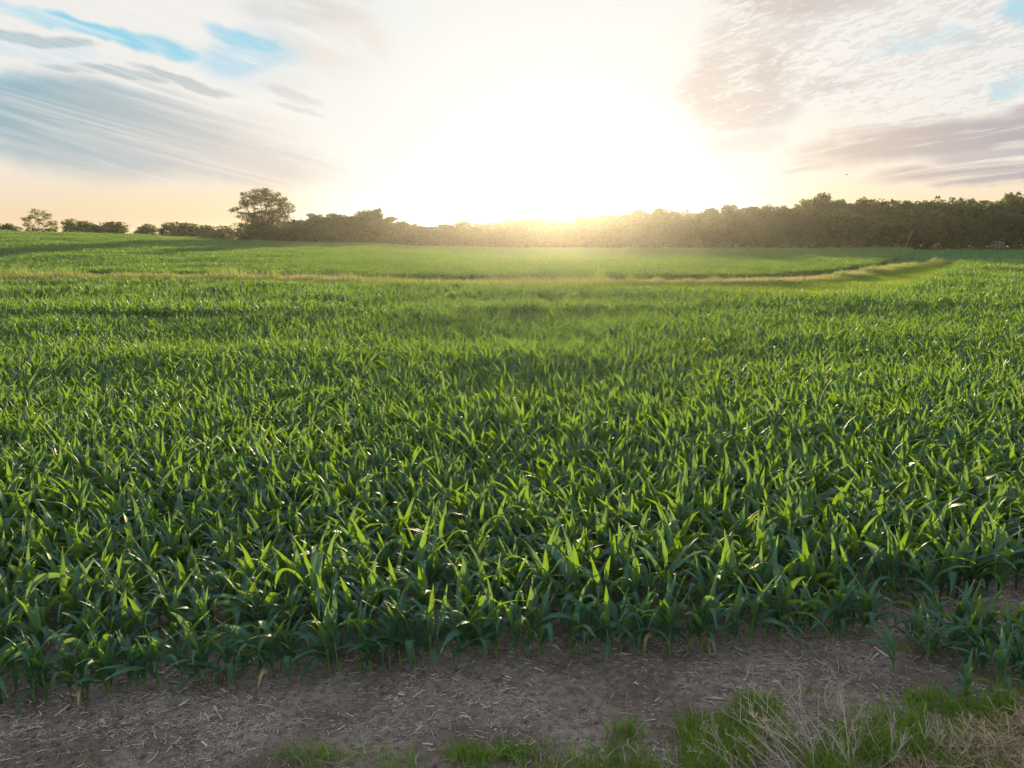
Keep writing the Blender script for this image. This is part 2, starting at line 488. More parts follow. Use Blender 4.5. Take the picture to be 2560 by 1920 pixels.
for k in range(K1, 375):
    x, y = row_points(k, RUN)
    keep = (in_poly(x, y, LOWER) | in_poly(x, y, UPPER))
    x, y = x[keep], y[keep]
    n = len(x)
    if not n: continue
    z = height(x, y)
    slope = np.arctan((height(x + .6, y) - height(x - .6, y)) / 1.2)
    ip.append(np.stack([x, y, z], 1)); ii.append(12 + rng.integers(0, 14, n))
    ir.append(np.stack([np.zeros(n), -slope, rng.normal(0, .05, n)], 1))
    isc.append(CORN * (.80 + .38 * noise2(x, y, 5.5, 5) + .1 * noise2(x, y, 12, 8) + rng.normal(0, .05, n)))
ip, ii, ir, isc = map(np.concatenate, (ip, ii, ir, isc))

def instancer(name, pos, idx, rot, scl, collection, label):
    me = bpy.data.meshes.new(name)
    me.vertices.add(len(pos)); me.vertices.foreach_set('co', pos.astype(np.float32).ravel())
    a = me.attributes.new('pick', 'INT', 'POINT'); a.data.foreach_set('value', idx.astype(np.int32))
    a = me.attributes.new('turn', 'FLOAT_VECTOR', 'POINT'); a.data.foreach_set('vector', rot.astype(np.float32).ravel())
    a = me.attributes.new('grow', 'FLOAT', 'POINT'); a.data.foreach_set('value', scl.astype(np.float32))
    o = obj(name, me)
    ng = bpy.data.node_groups.new(name, 'GeometryNodeTree')
    ng.interface.new_socket('Geometry', in_out='INPUT', socket_type='NodeSocketGeometry')
    ng.interface.new_socket('Geometry', in_out='OUTPUT', socket_type='NodeSocketGeometry')
    N, L = ng.nodes, ng.links
    gi, go = N.new('NodeGroupInput'), N.new('NodeGroupOutput')
    ci = N.new('GeometryNodeCollectionInfo'); ci.inputs['Collection'].default_value = collection
    ci.inputs['Separate Children'].default_value = True; ci.inputs['Reset Children'].default_value = True
    iop = N.new('GeometryNodeInstanceOnPoints'); iop.inputs['Pick Instance'].default_value = True
    def na(nm, dt):
        n = N.new('GeometryNodeInputNamedAttribute'); n.data_type = dt; n.inputs['Name'].default_value = nm; return n.outputs[0]
    L.new(gi.outputs[0], iop.inputs['Points']); L.new(ci.outputs[0], iop.inputs['Instance'])
    L.new(na('pick', 'INT'), iop.inputs['Instance Index'])
    L.new(na('turn', 'FLOAT_VECTOR'), iop.inputs['Rotation'])
    L.new(na('grow', 'FLOAT'), iop.inputs['Scale'])
    L.new(iop.outputs[0], go.inputs[0])
    md = o.modifiers.new('plants', 'NODES'); md.node_group = ng
    tag(o, label, 'corn field', kind='stuff')
    return o
instancer('corn_field', ip, ii, ir, isc, srcs, 'broad field of young green corn beyond the nearest rows')

# ------------------------------------------------------------------ crop residue on the bare soil
def sticks(n, xy, lmin, lmax, wmin, wmax, name, mat, zoff=.004):
    x, y = xy
    z = height(x, y)
    L = rng.uniform(lmin, lmax, n) * rng.uniform(.4, 1, n); W = rng.uniform(wmin, wmax, n)
    a = rng.uniform(0, 2 * math.pi, n); tilt = rng.normal(0, .12, n); curve = rng.normal(0, .07, n)
    T = np.stack([np.cos(a) * np.cos(tilt), np.sin(a) * np.cos(tilt), np.sin(tilt)], 1)
    S = np.stack([-np.sin(a), np.cos(a), np.zeros(n)], 1)
    C = np.stack([x, y, z + zoff + W * .5 + np.abs(np.sin(tilt)) * L * .35], 1)
    s = np.array((-.5, 0, .5)); 
    prof = np.array([(-1, 0), (-.55, .8), (.55, .8), (1, 0)]) * .5
    V = np.zeros((n, 3, 4, 3))
    for i in range(3):
        cen = C + T * (s[i] * L)[:, None] + S * ((1 - 4 * s[i] ** 2) * curve * L)[:, None]
        for j in range(4):
            V[:, i, j] = cen + S * (prof[j, 0] * W)[:, None]
            V[:, i, j, 2] += prof[j, 1] * W
    Fq = grid_faces(3, 4)[None] + (np.arange(n) * 12)[:, None, None]
    tone = np.repeat(rng.random(n) ** 1.5, 12)
    return V.reshape(-1, 3), Fq.reshape(-1, 4), tone

def scatter(n, x0, x1, y0, y1, dens):
    X, Y = [], []
    c = 0
    while c < n:
        x = rng.uniform(x0, x1, n); y = rng.uniform(y0, y1, n)
        k = rng.random(n) < dens(x, y)
        X.append(x[k]); Y.append(y[k]); c += k.sum()
    return np.concatenate(X)[:n], np.concatenate(Y)[:n]

def res_density(x, y):
    c = noise2(x, y, .55, 3) * .6 + noise2(x, y, .2, 4) * .4
    return np.clip((c - .30) * 2.2, .12, 1) * np.where(y > yfront(x) + 1.2, .35, 1)
parts = []
for n, lmin, lmax, wmin, wmax in ((90000, .015, .075, .002, .005), (8000, .04, .14, .004, .008), (1300, .06, .17, .008, .015), (130, .12, .28, .014, .022)):
    xy = scatter(n, -7.5, 8.5, 2.8, 9.5, res_density)
    parts.append(sticks(n, xy, lmin, lmax, wmin, wmax, '', None))
off = 0; VV, FF, TT = [], [], []
for V, Fq, tn in parts:
    VV.append(V); FF.append(Fq + off); TT.append(tn); off += len(V)
me = make_mesh('crop_residue', np.concatenate(VV), np.concatenate(FF), [M_residue], attr={'tone': np.concatenate(TT)}, smooth_faces=False)
tag(obj('crop_residue', me), 'dry broken corn stalk litter strewn over the bare soil', 'crop residue', kind='stuff')

n = 14000
x, y = scatter(n, -7, 8, 2.8, 9.5, lambda x, y: np.clip((noise2(x, y, .4, 15) - .3) * 2, .1, 1))
oc = np.array([(1, 0, 0), (0, 1, 0), (-1, 0, 0), (0, -1, 0), (0, 0, .8), (0, 0, -.5)])
r_ = .004 + .018 * rng.random(n) ** 4
V = oc[None] * r_[:, None, None] * rng.uniform(.6, 1.3, (n, 6, 3)); a_ = rng.uniform(0, 6.28, n)
V = np.stack([V[..., 0] * np.cos(a_)[:, None] - V[..., 1] * np.sin(a_)[:, None], V[..., 0] * np.sin(a_)[:, None] + V[..., 1] * np.cos(a_)[:, None], V[..., 2]], -1)
V += np.stack([x, y, height(x, y) + r_ * .2], 1)[:, None]
Fq = (np.array([(0, 1, 4), (1, 2, 4), (2, 3, 4), (3, 0, 4), (1, 0, 5), (2, 1, 5), (3, 2, 5), (0, 3, 5)])[None] + (np.arange(n) * 6)[:, None, None]).reshape(-1, 3)
tag(obj('soil_clods', make_mesh('soil_clods', V.reshape(-1, 3), Fq, [M_soil])), 'small clods and crumbs of dry grey soil', 'soil clods', kind='stuff')

# ------------------------------------------------------------------ grass
def blades(x, y, z, L, W, lean, bend, tone, ns=4, wind=.0, az=None):
    n = len(x)
    az = rng.uniform(0, 2 * math.pi, n) if az is None else az
    s = np.linspace(0, 1, ns)
    hx, hy = np.cos(az) - wind, np.sin(az)
    q = np.hypot(hx, hy) + 1e-6; hx, hy = hx / q, hy / q
    sx_, sy_ = -np.sin(az + rng.normal(0, .6, n)), np.cos(az)
    V = np.zeros((n, ns, 2, 3)); p = np.stack([x, y, z], 1)
    ang = lean
    for i in range(ns):
        w = W * (1 - s[i] ** 1.6) * .5 + .0006
        for j, sg in ((0, -1), (1, 1)):
            V[:, i, j, 0] = p[:, 0] + sg * sx_ * w; V[:, i, j, 1] = p[:, 1] + sg * sy_ * w; V[:, i, j, 2] = p[:, 2]
        a = ang + bend * s[i]
        d = L / (ns - 1)
        p = p + np.stack([hx * np.sin(a) * d, hy * np.sin(a) * d, np.cos(a) * d], 1)
    Fq = grid_faces(ns, 2)[None] + (np.arange(n) * ns * 2)[:, None, None]
    return V.reshape(-1, 3), Fq.reshape(-1, 4), np.repeat(tone, ns * 2)

GRASS = [at(*p) for p in ((380, 1935), (500, 1905), (860, 1880), (1000, 1878), (1200, 1858), (1420, 1858), (1650, 1830), (1780, 1810), (1840, 1765), (1960, 1745), (2050, 1730), (2180, 1710), (2330, 1740), (2440, 1770), (2560, 1700), (2700, 1650))] + [(9, 7.6), (9, 2.2), (-3.2, 2.2)]
def gdens(x, y):
    inside = in_poly(x + .25 * (noise2(x, y, .5, 21) - .5), y + .35 * (noise2(x, y, .6, 22) - .5), GRASS)
    c = noise2(x, y, .3, 9)
    return np.where(inside, np.clip((c - .22) * 2.2, .05, 1), np.where(y < 6.2, .03 * np.clip((c - .45) * 4, 0, 1), .003 * (c > .6)))
n = 70000
gx, gy = scatter(n, -6, 9, 2.4, 8.2, gdens)
V, Fq, tn = blades(gx, gy, height(gx, gy) - .005, rng.uniform(.07, .22, n) * (.55 + .8 * noise2(gx, gy, .7, 30)), rng.uniform(.004, .008, n), np.abs(rng.normal(.15, .2, n)), rng.uniform(.2, 1.4, n), np.clip(noise2(gx, gy, .5, 31) * .8 + rng.normal(0, .2, n), 0, 1), 5, .3)
me = make_mesh('verge_grass', V, Fq, [M_grass], attr={'tone': tn})
tag(obj('verge_grass', me), 'short green verge grass along the bottom of the bare soil', 'grass', kind='stuff')

n = 2200
gx, gy = scatter(n, -5, 9, 2.4, 7.6, lambda x, y: gdens(x, y) * (noise2(x, y, .45, 33) > .42))
V, Fq, tn = blades(gx, gy, height(gx, gy) - .005, rng.uniform(.10, .34, n), rng.uniform(.0025, .005, n), np.abs(rng.normal(.5, .45, n)), rng.uniform(.2, 2.0, n), rng.random(n), 5, .3)
tag(obj('dry_grass', make_mesh('dry_grass', V, Fq, [M_dead], attr={'tone': tn})), 'thin bent dead blades tangled through the green verge grass', 'dead grass', kind='stuff')
n = 2600
gx, gy = scatter(n, -5, 9, 2.4, 7.6, lambda x, y: gdens(x, y) * (noise2(x, y, .6, 35) > .5))
V, Fq, tn = blades(gx, gy, height(gx, gy) + rng.uniform(0, .10, n), rng.uniform(.04, .10, n), rng.uniform(.015, .032, n), np.abs(rng.normal(.7, .3, n)), rng.uniform(.4, 1.4, n), rng.random(n), 5, .2)
tag(obj('verge_weeds', make_mesh('verge_weeds', V, Fq, [M_grass], attr={'tone': tn * .4})), 'small broad leaved weeds mixed into the verge grass', 'weeds', kind='stuff')

# terrace grass, on and around the long berm
def strip_points(n, lo, hi):
    seg = np.diff(BERM, axis=0); ln = np.hypot(*seg.T); cum = np.concatenate([[0], np.cumsum(ln)])
    t = rng.uniform(0, cum[-1], n); i = np.clip(np.searchsorted(cum, t) - 1, 0, len(seg) - 1)
    p = BERM[i] + seg[i] * ((t - cum[i]) / ln[i])[:, None]
    nrm = np.stack([-seg[i][:, 1], seg[i][:, 0]], 1) / ln[i][:, None]
    o = rng.uniform(lo, hi, n)
    o = np.where((p[:, 0] > 8) & (o < -1.6), -1.6 + 3 * rng.random(n), o)
    p = p + nrm * o[:, None]
    return p[:, 0], p[:, 1], o
n = 120000
x, y, o = strip_points(n, -7.5, 4.6)
tall = np.exp(-(o / 2.0) ** 2) * (.30 + 1.9 * noise2(x, y, 3.5, 41) ** 1.5 * (.2 + 1.4 * noise2(x, y, .8, 44) ** 2)) * np.where(x > 8, .75, 1)
V1, F1, t1 = blades(x, y, height(x, y) - .02, .20 + .62 * tall * rng.uniform(.5, 1.1, n), rng.uniform(.018, .036, n), np.abs(rng.normal(.1, .15, n)), rng.uniform(.1, .9, n), np.clip(.55 * noise2(x, y, 6, 42) + .3 * noise2(x, y, 1.2, 43) + rng.normal(0, .15, n), 0, 1), 4, .4)
me = make_mesh('terrace_grass', V1, F1, [M_tgrass], attr={'tone': t1})
tag(obj('terrace_grass', me), 'yellow green tall grass on the long low terrace ridge across the field', 'grass', kind='stuff')
# low green waterway grass in front of the ridge on the right
WATERWAY = [P(1200, 50), P(1660, 45.5), P(2000, 44.5), P(2200, 46.5), P(2300, 52.5), P(2350, 65), P(2400, 103), P(2378, 109), P(2330, 97), P(2250, 85), P(2150, 73), P(2050, 64.5), P(1900, 60.5), P(1660, 59.5), P(1300, 59.5)]
n = 80000
x, y = scatter(n, 0, 70, 43, 112, lambda x, y: in_poly(x, y, WATERWAY) * 1.0)
V, Fq, tn = blades(x, y, height(x, y) - .02, rng.uniform(.12, .34, n), rng.uniform(.02, .04, n), np.abs(rng.normal(.1, .2, n)), rng.uniform(.1, 1.0, n), np.clip(noise2(x, y, 4, 51) + rng.normal(0, .15, n), 0, 1), 3, .4)
me = make_mesh('waterway_grass', V, Fq, [M_grass], attr={'tone': tn})
tag(obj('waterway_grass', me), 'smooth low green grass of the waterway before the ridge at right', 'grass', kind='stuff')
# pale dead grass on the ridge
n = 16000
x, y, o = strip_points(n, -.8, 1.0)
_k = y < 72 + 20 * rng.random(n) ** 3; x, y = x[_k], y[_k]; n = len(x)
k = rng.random(n) < np.clip((noise2(x, y * .5, 5, 61) - .5) * 4 + .6 * ((x > 14) & (x < 38)), .12, 1)
x, y = x[k], y[k]; n = len(x)
V, Fq, tn = blades(x, y, height(x, y) - .02, rng.uniform(.35, .85, n), rng.uniform(.012, .024, n), np.abs(rng.normal(.12, .2, n)), rng.uniform(.1, 1.0, n), rng.random(n), 4, .4)
me = make_mesh('dead_grass', V, Fq, [M_dead], attr={'tone': tn})
tag(obj('dead_grass', me), 'pale tan dead grass in patches along the terrace ridge', 'dead grass', kind='stuff')
# shaded pasture by the wood at the right
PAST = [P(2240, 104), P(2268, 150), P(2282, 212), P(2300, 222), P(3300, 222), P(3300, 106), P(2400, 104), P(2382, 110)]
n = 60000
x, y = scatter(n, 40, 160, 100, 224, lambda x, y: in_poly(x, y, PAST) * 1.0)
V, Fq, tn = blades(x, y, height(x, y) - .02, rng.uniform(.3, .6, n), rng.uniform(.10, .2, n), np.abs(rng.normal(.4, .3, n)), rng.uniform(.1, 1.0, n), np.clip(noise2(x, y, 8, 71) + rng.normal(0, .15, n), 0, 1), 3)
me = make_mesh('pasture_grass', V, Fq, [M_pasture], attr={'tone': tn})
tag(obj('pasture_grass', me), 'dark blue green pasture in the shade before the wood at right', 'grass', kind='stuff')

# ------------------------------------------------------------------ dried weeds and straw at the bottom right
def weed(seed, hgt, nst, lean):
    r = np.random.default_rng(seed)
    A = Acc()
    for i in range(nst):
        b = np.array((r.normal(0, .07), r.normal(0, .06), -.02))
        d = np.array((lean + r.normal(0, .28), r.normal(0, .2), 1.0)); d /= np.linalg.norm(d)
        Lh = hgt * r.uniform(.55, 1.1)
        s = np.linspace(0, 1, 7)
        w = r.normal(0, .05, 3); w[2] = 0
        main = b + d * (s * Lh)[:, None] + w * (np.sin(s * 3)[:, None]) + np.array((lean * .4, 0, -.12)) * (s ** 2 * Lh)[:, None]
        tube(A, main, np.linspace(.0042, .0016, 7), 4, r.random(), cap=False)
        for j in range(r.integers(5, 10)):
            q = r.uniform(.3, .98); ix = q * 6; i0 = int(min(5, ix)); p0 = main[i0] * (1 - ix + i0) + main[i0 + 1] * (ix - i0)
            dd = d + r.normal(0, .5, 3); dd[2] = abs(dd[2]) * .8 + .2; dd /= np.linalg.norm(dd)
            l2 = Lh * r.uniform(.10, .32) * (1.15 - q * .5)
            br = p0 + dd * (np.linspace(0, 1, 4) * l2)[:, None]; br[:, 2] += np.linspace(0, 1, 4) ** 2 * l2 * .25
            tube(A, br, np.linspace(.0026, .0012, 4), 3, r.random(), cap=False)
            for _ in range(2):
                d3 = dd + r.normal(0, .5, 3); d3 /= np.linalg.norm(d3)
                p3 = br[r.integers(1, 4)]
                tube(A, p3 + d3 * (np.linspace(0, 1, 3) * l2 * .4)[:, None], np.linspace(.0018, .0010, 3), 3, r.random(), cap=False)
    return A.mesh('dried_weed', [M_dry])
WEEDS = [  # pixel of the foot, height, stems, lean, label
    (2055, 1925, .95, 9, -.45, 'tall tan dried weed fanning left, tallest of the bare stems at bottom right'),
    (1985, 1935, .75, 8, -.55, 'dense pale dried weed leaning far left over the soil at the bottom edge'),
    (2130, 1930, .85, 7, -.05, 'upright tan dried weed right of the tallest fanning one'),
    (2215, 1905, .62, 5, .05, 'thin upright dried weed standing between dense stems and straw heap'),
    (2290, 1880, .48, 4, .15, 'sparse dried weed standing in bright green grass above the straw heap'),
    (2360, 1915, .45, 4, .25, 'short dried weed leaning right at the left end of the straw heap'),
    (1880, 1940, .55, 5, -.3, 'low sparse dried weed left of the dense pale one'),
    (1770, 1935, .42, 4, -.35, 'small wispy dried weed in the grass well left of the dense clump'),
    (2095, 1800, .42, 4, .05, 'dried weed standing farthest back, on the soil edge above the grass'),
    (2440, 1850, .38, 3, -.35, 'short broken dried weed behind the straw heap'),
    (1570, 1925, .34, 3, -.4, 'tiny thin dried stem leftmost among the bare weeds'),
]
for i, (wx, wy, hgt, ns_, ln, lab) in enumerate(WEEDS):
    x, y = at(wx, wy)
    o = obj('dried_weed', weed(40 + i, hgt * .9, ns_, ln), loc=(x, y, float(height(x, y))))
    tag(o, lab, 'dried weed', 'dried weeds at the field verge')

def straw_heap(seed, n, rx, ry, hz):
    r = np.random.default_rng(seed)
    A = Acc()
    for i in range(n):
        a = r.uniform(0, 6.283); q = math.sqrt(r.random())
        c = np.array((rx * q * math.cos(a), ry * q * math.sin(a), 0))
        c[2] = hz * (1 - q ** 1.7) * r.uniform(.3, 1.0) + .01
        b_ = r.uniform(0, 6.283) if r.random() < .7 else a + 1.2
        d = np.array((math.cos(b_), math.sin(b_), r.normal(0, .4)))
        up = np.array((r.normal(0, .8), r.normal(0, .8), r.normal(-.4, .5)))
        L = r.uniform(.12, .36)
        s = np.linspace(-1, 1, 6)
        pts = c + d * (s * L * .5)[:, None] + up * ((s ** 2) * L * .35)[:, None]
        pts[:, 2] = np.maximum(pts[:, 2], .004)
        tube(A, pts, np.full(6, r.uniform(.0016, .0034)), 3, r.random(), cap=False)
    return A.mesh('straw_heap', [M_straw])
for i, (wx, wy, rx, ry, hz, n, lab) in enumerate(((2490, 1908, .44, .26, .17, 1300, 'matted heap of tan straw at the bottom right corner'), (2560, 1850, .34, .2, .16, 650, 'smaller tan straw tuft behind the corner straw heap'), (2340, 1940, .36, .14, .08, 450, 'flat thin spill of tan straw left of the corner heap'))):
    x, y = at(wx, wy)
    o = obj('straw_heap', straw_heap(70 + i, n, rx, ry, hz), loc=(x, y, float(height(x, y)) - .01))
    tag(o, lab, 'straw heap', 'straw heaps on the verge')

# ------------------------------------------------------------------ trees
def leaf_quads(c, s, r, tone, flat=.0):
    n = len(c)
    a = r.normal(0, 1, (n, 3)); a /= np.linalg.norm(a, axis=1)[:, None]
    b = r.normal(0, 1, (n, 3)); b -= a * (a * b).sum(1)[:, None]; b /= np.linalg.norm(b, axis=1)[:, None]
    s = s * r.uniform(.6, 1.25, n)
    nn = np.cross(a, b)
    k = .3 * s[:, None] * nn
    V = np.stack([c - a * s[:, None], c + b * s[:, None] * .62 + k, c + a * s[:, None], c - b * s[:, None] * .62 + k], 1)
    Fq = np.arange(n * 4).reshape(n, 4)
    return V.reshape(-1, 3), Fq, np.repeat(tone, 4)

def make_tree(seed, hgt, width, lobes, nleaf, ls, crown_base=.28, mat=None, trunk_r=.22, lobe_r=(.16, .26), top_heavy=.0, shape=None):
    """returns crown mesh, trunk mesh. lobes: number of leaf masses or explicit list of (x,y,z,rx,rz) in units of width/height"""
    r = np.random.default_rng(seed)
    if isinstance(lobes, int):
        L = []
        for i in range(lobes):
            q = (i + .5) / lobes
            zc = crown_base + (1 - crown_base) * (.12 + .8 * q)
            prof = math.sin(math.pi * min(1, (.22 + .7 * q + top_heavy * (q - .5)))) ** .7
            a = i * 2.4 + r.normal(0, .4); rad = .34 * prof * math.sqrt(r.uniform(.15, 1))
            rr = r.uniform(*lobe_r)
            L.append((rad * math.cos(a), rad * math.sin(a), min(zc, 1 - rr * .45), rr, rr * r.uniform(.5, .75) * width / hgt))
    else: L = lobes
    masses = L
    sub = []
    for l in L:
        sub.append((l[0], l[1], l[2], l[3] * .86, l[4] * .86))
        for _ in range(9):
            d = r.normal(0, 1, 3); d /= np.linalg.norm(d); q = r.uniform(.45, .85); k = r.uniform(.26, .46)
            sub.append((l[0] + d[0] * l[3] * q, l[1] + d[1] * l[3] * q, l[2] + d[2] * l[4] * q, l[3] * k, l[4] * k * r.uniform(.75, 1.1)))
    L = sub
    C, T = [], []
    vol = np.array([l[3] ** 2 for l in L]); cnt = (nleaf * vol / vol.sum()).astype(int)
    for l, k in zip(L, cnt):
        d = r.normal(0, 1, (k, 3)); d /= np.linalg.norm(d, axis=1)[:, None]
        rad = r.random(k) ** .45
        # ragged edge: small sub-clumps
        cl = r.normal(0, 1, (8, 3)); cl /= np.linalg.norm(cl, axis=1)[:, None]
        near = (d @ cl.T).max(1)
        rad = rad * (.66 + .42 * np.clip((near - .55) / .45, 0, 1))
        p = d * rad[:, None] * np.array((l[3] * width, l[3] * width, l[4] * hgt)) + np.array((l[0] * width, l[1] * width, l[2] * hgt))
        C.append(p); T.append(np.clip(.35 + .35 * r.random(k) + r.normal(0, .12), 0, 1))
    C = np.concatenate(C); T = np.concatenate(T)
    V, Fq, tn = leaf_quads(C, ls, r, T)
    crown = make_mesh('tree_crown', V, Fq, [mat or M_tree], attr={'tone': tn})
    A = Acc()
    fork = np.array((r.normal(0, .02) * width, r.normal(0, .02) * width, hgt * crown_base * r.uniform(.9, 1.2)))
    tube(A, [(0, 0, -.4), (0, 0, .15), fork * .5 + r.normal(0, .05, 3), fork], [trunk_r * 1.5, trunk_r * 1.2, trunk_r, trunk_r * .85], 8, .3)
    for l in masses:
        e = np.array((l[0] * width, l[1] * width, l[2] * hgt))
        m = (fork + e) / 2 + r.normal(0, .04 * width, 3) * np.array((1, 1, .4)) + np.array((0, 0, .05 * hgt))
        s = np.linspace(0, 1, 6)[:, None]
        pts = fork * (1 - s) ** 2 + 2 * m * s * (1 - s) + e * s ** 2
        tube(A, pts, np.linspace(trunk_r * .5, trunk_r * .10, 6), 5, r.random(), cap=False)
        for _ in range(3):
            d = r.normal(0, 1, 3); d /= np.linalg.norm(d); d *= np.array((l[3] * width, l[3] * width, l[4] * hgt)) * .8
            tube(A, pts[4] + d * np.linspace(0, 1, 4)[:, None], np.linspace(trunk_r * .14, trunk_r * .04, 4), 4, r.random(), cap=False)
    return crown, A.mesh('tree_trunk', [M_bark])

def plant_tree(name, meshes, loc, rz, sx, sz, label, cat, group=None):
    root = thing(name, label, cat, loc, rz, group)
    root.scale = (sx, sx, sz)
    obj('trunk', meshes[1], root); obj('crown', meshes[0], root)
    return root

def zfor(py, D): return H + (590 - py) / F * (D * CP + .8)     # height seen at image row py at distance D
WOOD = [make_tree(200 + i, 12, 9, 13, 5200, .28, .06, trunk_r=.2, lobe_r=(.20, .30)) for i in range(6)] + \
       [make_tree(220 + i, 12, 9, 15, 4200, .26, .16, trunk_r=.2, lobe_r=(.17, .26)) for i in range(4)]
TOPX = [690, 740, 775, 800, 830, 860, 881, 900, 920, 945, 962, 985, 1010, 1040, 1065, 1090, 1130, 1165, 1200, 1240, 1275, 1300, 1330, 1360, 1380, 1420, 1480, 1520, 1560, 1610, 1665, 1700, 1740, 1765, 1790, 1800, 1830, 1860, 1900, 1935, 1960, 1990, 2000, 2030, 2060, 2090, 2130, 2180, 2210, 2240, 2290, 2330, 2350, 2370, 2420, 2440, 2470, 2510, 2540, 2560, 2700, 2900]
TOPY = [560, 548, 538, 530, 533, 538, 528, 520, 519, 523, 537, 551, 553, 556, 560, 558, 550, 553, 553, 550, 548, 547, 541, 545, 545, 541, 537, 533, 528, 522, 516, 527, 533, 519, 524, 514, 508, 513, 505, 514, 513, 505, 491, 481, 485, 495, 492, 495, 504, 498, 494, 494, 503, 492, 489, 500, 494, 486, 479, 480, 476, 480]
wood = []
p = 640.0
i = 0
while p < 2960:
    D = 236 + 6 * ((i * 7) % 3)
    w = random.uniform(8, 11) if p > 1100 else random.uniform(7, 9)
    top = np.interp(p, TOPX, TOPY) + random.uniform(-5, 9)
    wood.append((p, D, w, top, 1)); p += w * F / D * .50; i += 1
p = 700.0
while p < 2960:                                           # lower trees along the edge of the wood
    D = 226 + random.uniform(-2, 3)
    w = random.uniform(6, 9)
    top = np.interp(p, TOPX, TOPY); top = top + (610 - top) * random.uniform(.15, .45)
    wood.append((p, D, w, top, 0)); p += w * F / D * .6
p = 700.0
while p < 2960:                                           # trees deeper in the wood, seen through the first
    D = 254 + random.uniform(-2, 3)
    w = random.uniform(8, 11)
    top = np.interp(p, TOPX, TOPY); top = top + (610 - top) * random.uniform(.05, .14)
    wood.append((p, D, w, top, 2)); p += w * F / D * .62
wood.sort(key=lambda a: a[0])
names_done = 0
tallp = min((q for q in wood if q[4] == 1), key=lambda q: abs(q[0] - 2030)); roundp = min((q for q in wood if q[4] == 1), key=lambda q: abs(q[0] - 920))
cnt = {0: 0, 1: 0, 2: 0}
for q in wood:
    px_, D, w, top, back = q
    x, y = P(px_, D); zb = float(height(x, y)) - .2
    h = zfor(top, D) - zb
    v = WOOD[random.randrange(10)] if back else WOOD[random.randrange(6)]
    cnt[back] += 1
    if q is tallp: lab, grp = 'tall broad tree whose rounded crown rises highest above the wood, right of centre', None
    elif q is roundp: lab, grp = 'round topped tree rising above its neighbours just right of the big lone tree', None
    elif px_ < 1100: lab, grp = ('dark broadleaf tree in the low hazy line right of the big lone tree', 'trees in the low line beside the lone tree') if back else ('low bushy tree in front of the hazy line right of the big lone tree', 'low trees before the hazy line')
    elif px_ < 1750: lab, grp = ('tree in the gold lit stretch of wood under the sunrise glow', 'glowing trees of the wood') if back else ('lower edge tree in the gold lit stretch of wood under the sunrise glow', 'lower edge trees in the glow')
    elif back == 2: lab, grp = 'tree standing deep in the dark wood, half hidden behind the skyline trees', 'inner trees of the dark wood'
    else: lab, grp = ('tall dark tree on the skyline of the wood at the right', 'skyline trees of the dark wood') if back else ('lower dark tree along the field edge of the wood at the right', 'edge trees of the dark wood')
    plant_tree('broadleaf_tree', v, (x, y, zb), random.uniform(0, 6.28), w / 9 * 1.15, h / 12, lab, 'tree', grp)
# undergrowth closing the foot of the wood
n = 26000
t = rng.uniform(640, 3000, n); D = rng.uniform(222, 250, n)
x = (t - 1280) / F * (CP * D + .8); y = D
z = height(x, y) + rng.random(n) ** 1.3 * (2.2 + 3.0 * noise2(x, y, 7, 81))
V, Fq, tn = leaf_quads(np.stack([x, y, z], 1), .42, rng, np.clip(noise2(x, y, 5, 82) + rng.normal(0, .1, n), 0, 1))
me = make_mesh('undergrowth', V, Fq, [M_tree], attr={'tone': tn})
tag(obj('undergrowth', me), 'dark leafy undergrowth along the foot of the wood', 'undergrowth', kind='stuff')

# the big lone tree
LONE = [(-.02, 0, .88, .19, .12), (-.20, .05, .86, .13, .09), (.16, -.05, .86, .15, .10), (-.27, 0, .72, .11, .075), (.30, 0, .74, .15, .10), (.05, .1, .74, .18, .11), (-.12, -.1, .72, .13, .09), (.38, .05, .62, .11, .08),
        (-.40, 0, .62, .085, .055), (-.33, .1, .52, .12, .075), (.20, -.1, .58, .16, .10), (0, .05, .55, .17, .10), (-.18, -.05, .48, .12, .085), (.32, .1, .46, .12, .08), (-.34, -.05, .34, .11, .09), (.10, .1, .40, .16, .10), (-.14, 0, .30, .15, .10), (.24, -.1, .30, .13, .11), (-.02, -.1, .22, .16, .12), (.34, 0, .24, .10, .11), (0, 0, .40, .20, .13), (-.16, .1, .40, .16, .11), (.14, -.1, .22, .18, .11), (-.22, -.1, .18, .14, .10), (.2, .1, .5, .17, .10)]
Dl = 205
x, y = P(663, Dl); zb = float(height(x, y)) - .3
hl = zfor(473, Dl) - zb
plant_tree('lone_tree', make_tree(31, hl, 162 / F * Dl, [(a, b, c, d * 1.2, e * 1.28) for a, b, c, d, e in LONE], 19000, .19, .16, trunk_r=.42), (x, y, zb), 0, 1, 1, 'big lone spreading tree standing tallest on the field horizon at left', 'tree')
SMALL = [(0, 0, .86, .17, .13), (-.12, 0, .72, .14, .1), (.25, 0, .72, .15, .12), (-.33, 0, .62, .14, .11), (.38, 0, .5, .13, .12), (-.28, 0, .42, .15, .12), (.2, .1, .45, .15, .12), (-.05, .1, .55, .14, .13), (.40, 0, .3, .12, .13), (-.2, 0, .24, .16, .1), (.25, 0, .22, .18, .1)]
Ds = 262
x, y = P(105, Ds); zb = float(height(x, y)) - 1.0
plant_tree('lone_tree', make_tree(32, zfor(522, Ds) - zb, 92 / F * Ds, [(a, b, c, d * 1.15, e * 1.2) for a, b, c, d, e in SMALL], 7000, .16, .2, mat=M_treel, trunk_r=.18), (x, y, zb), 0, 1, 1, 'small pale open tree standing alone near the left edge of the horizon', 'tree')

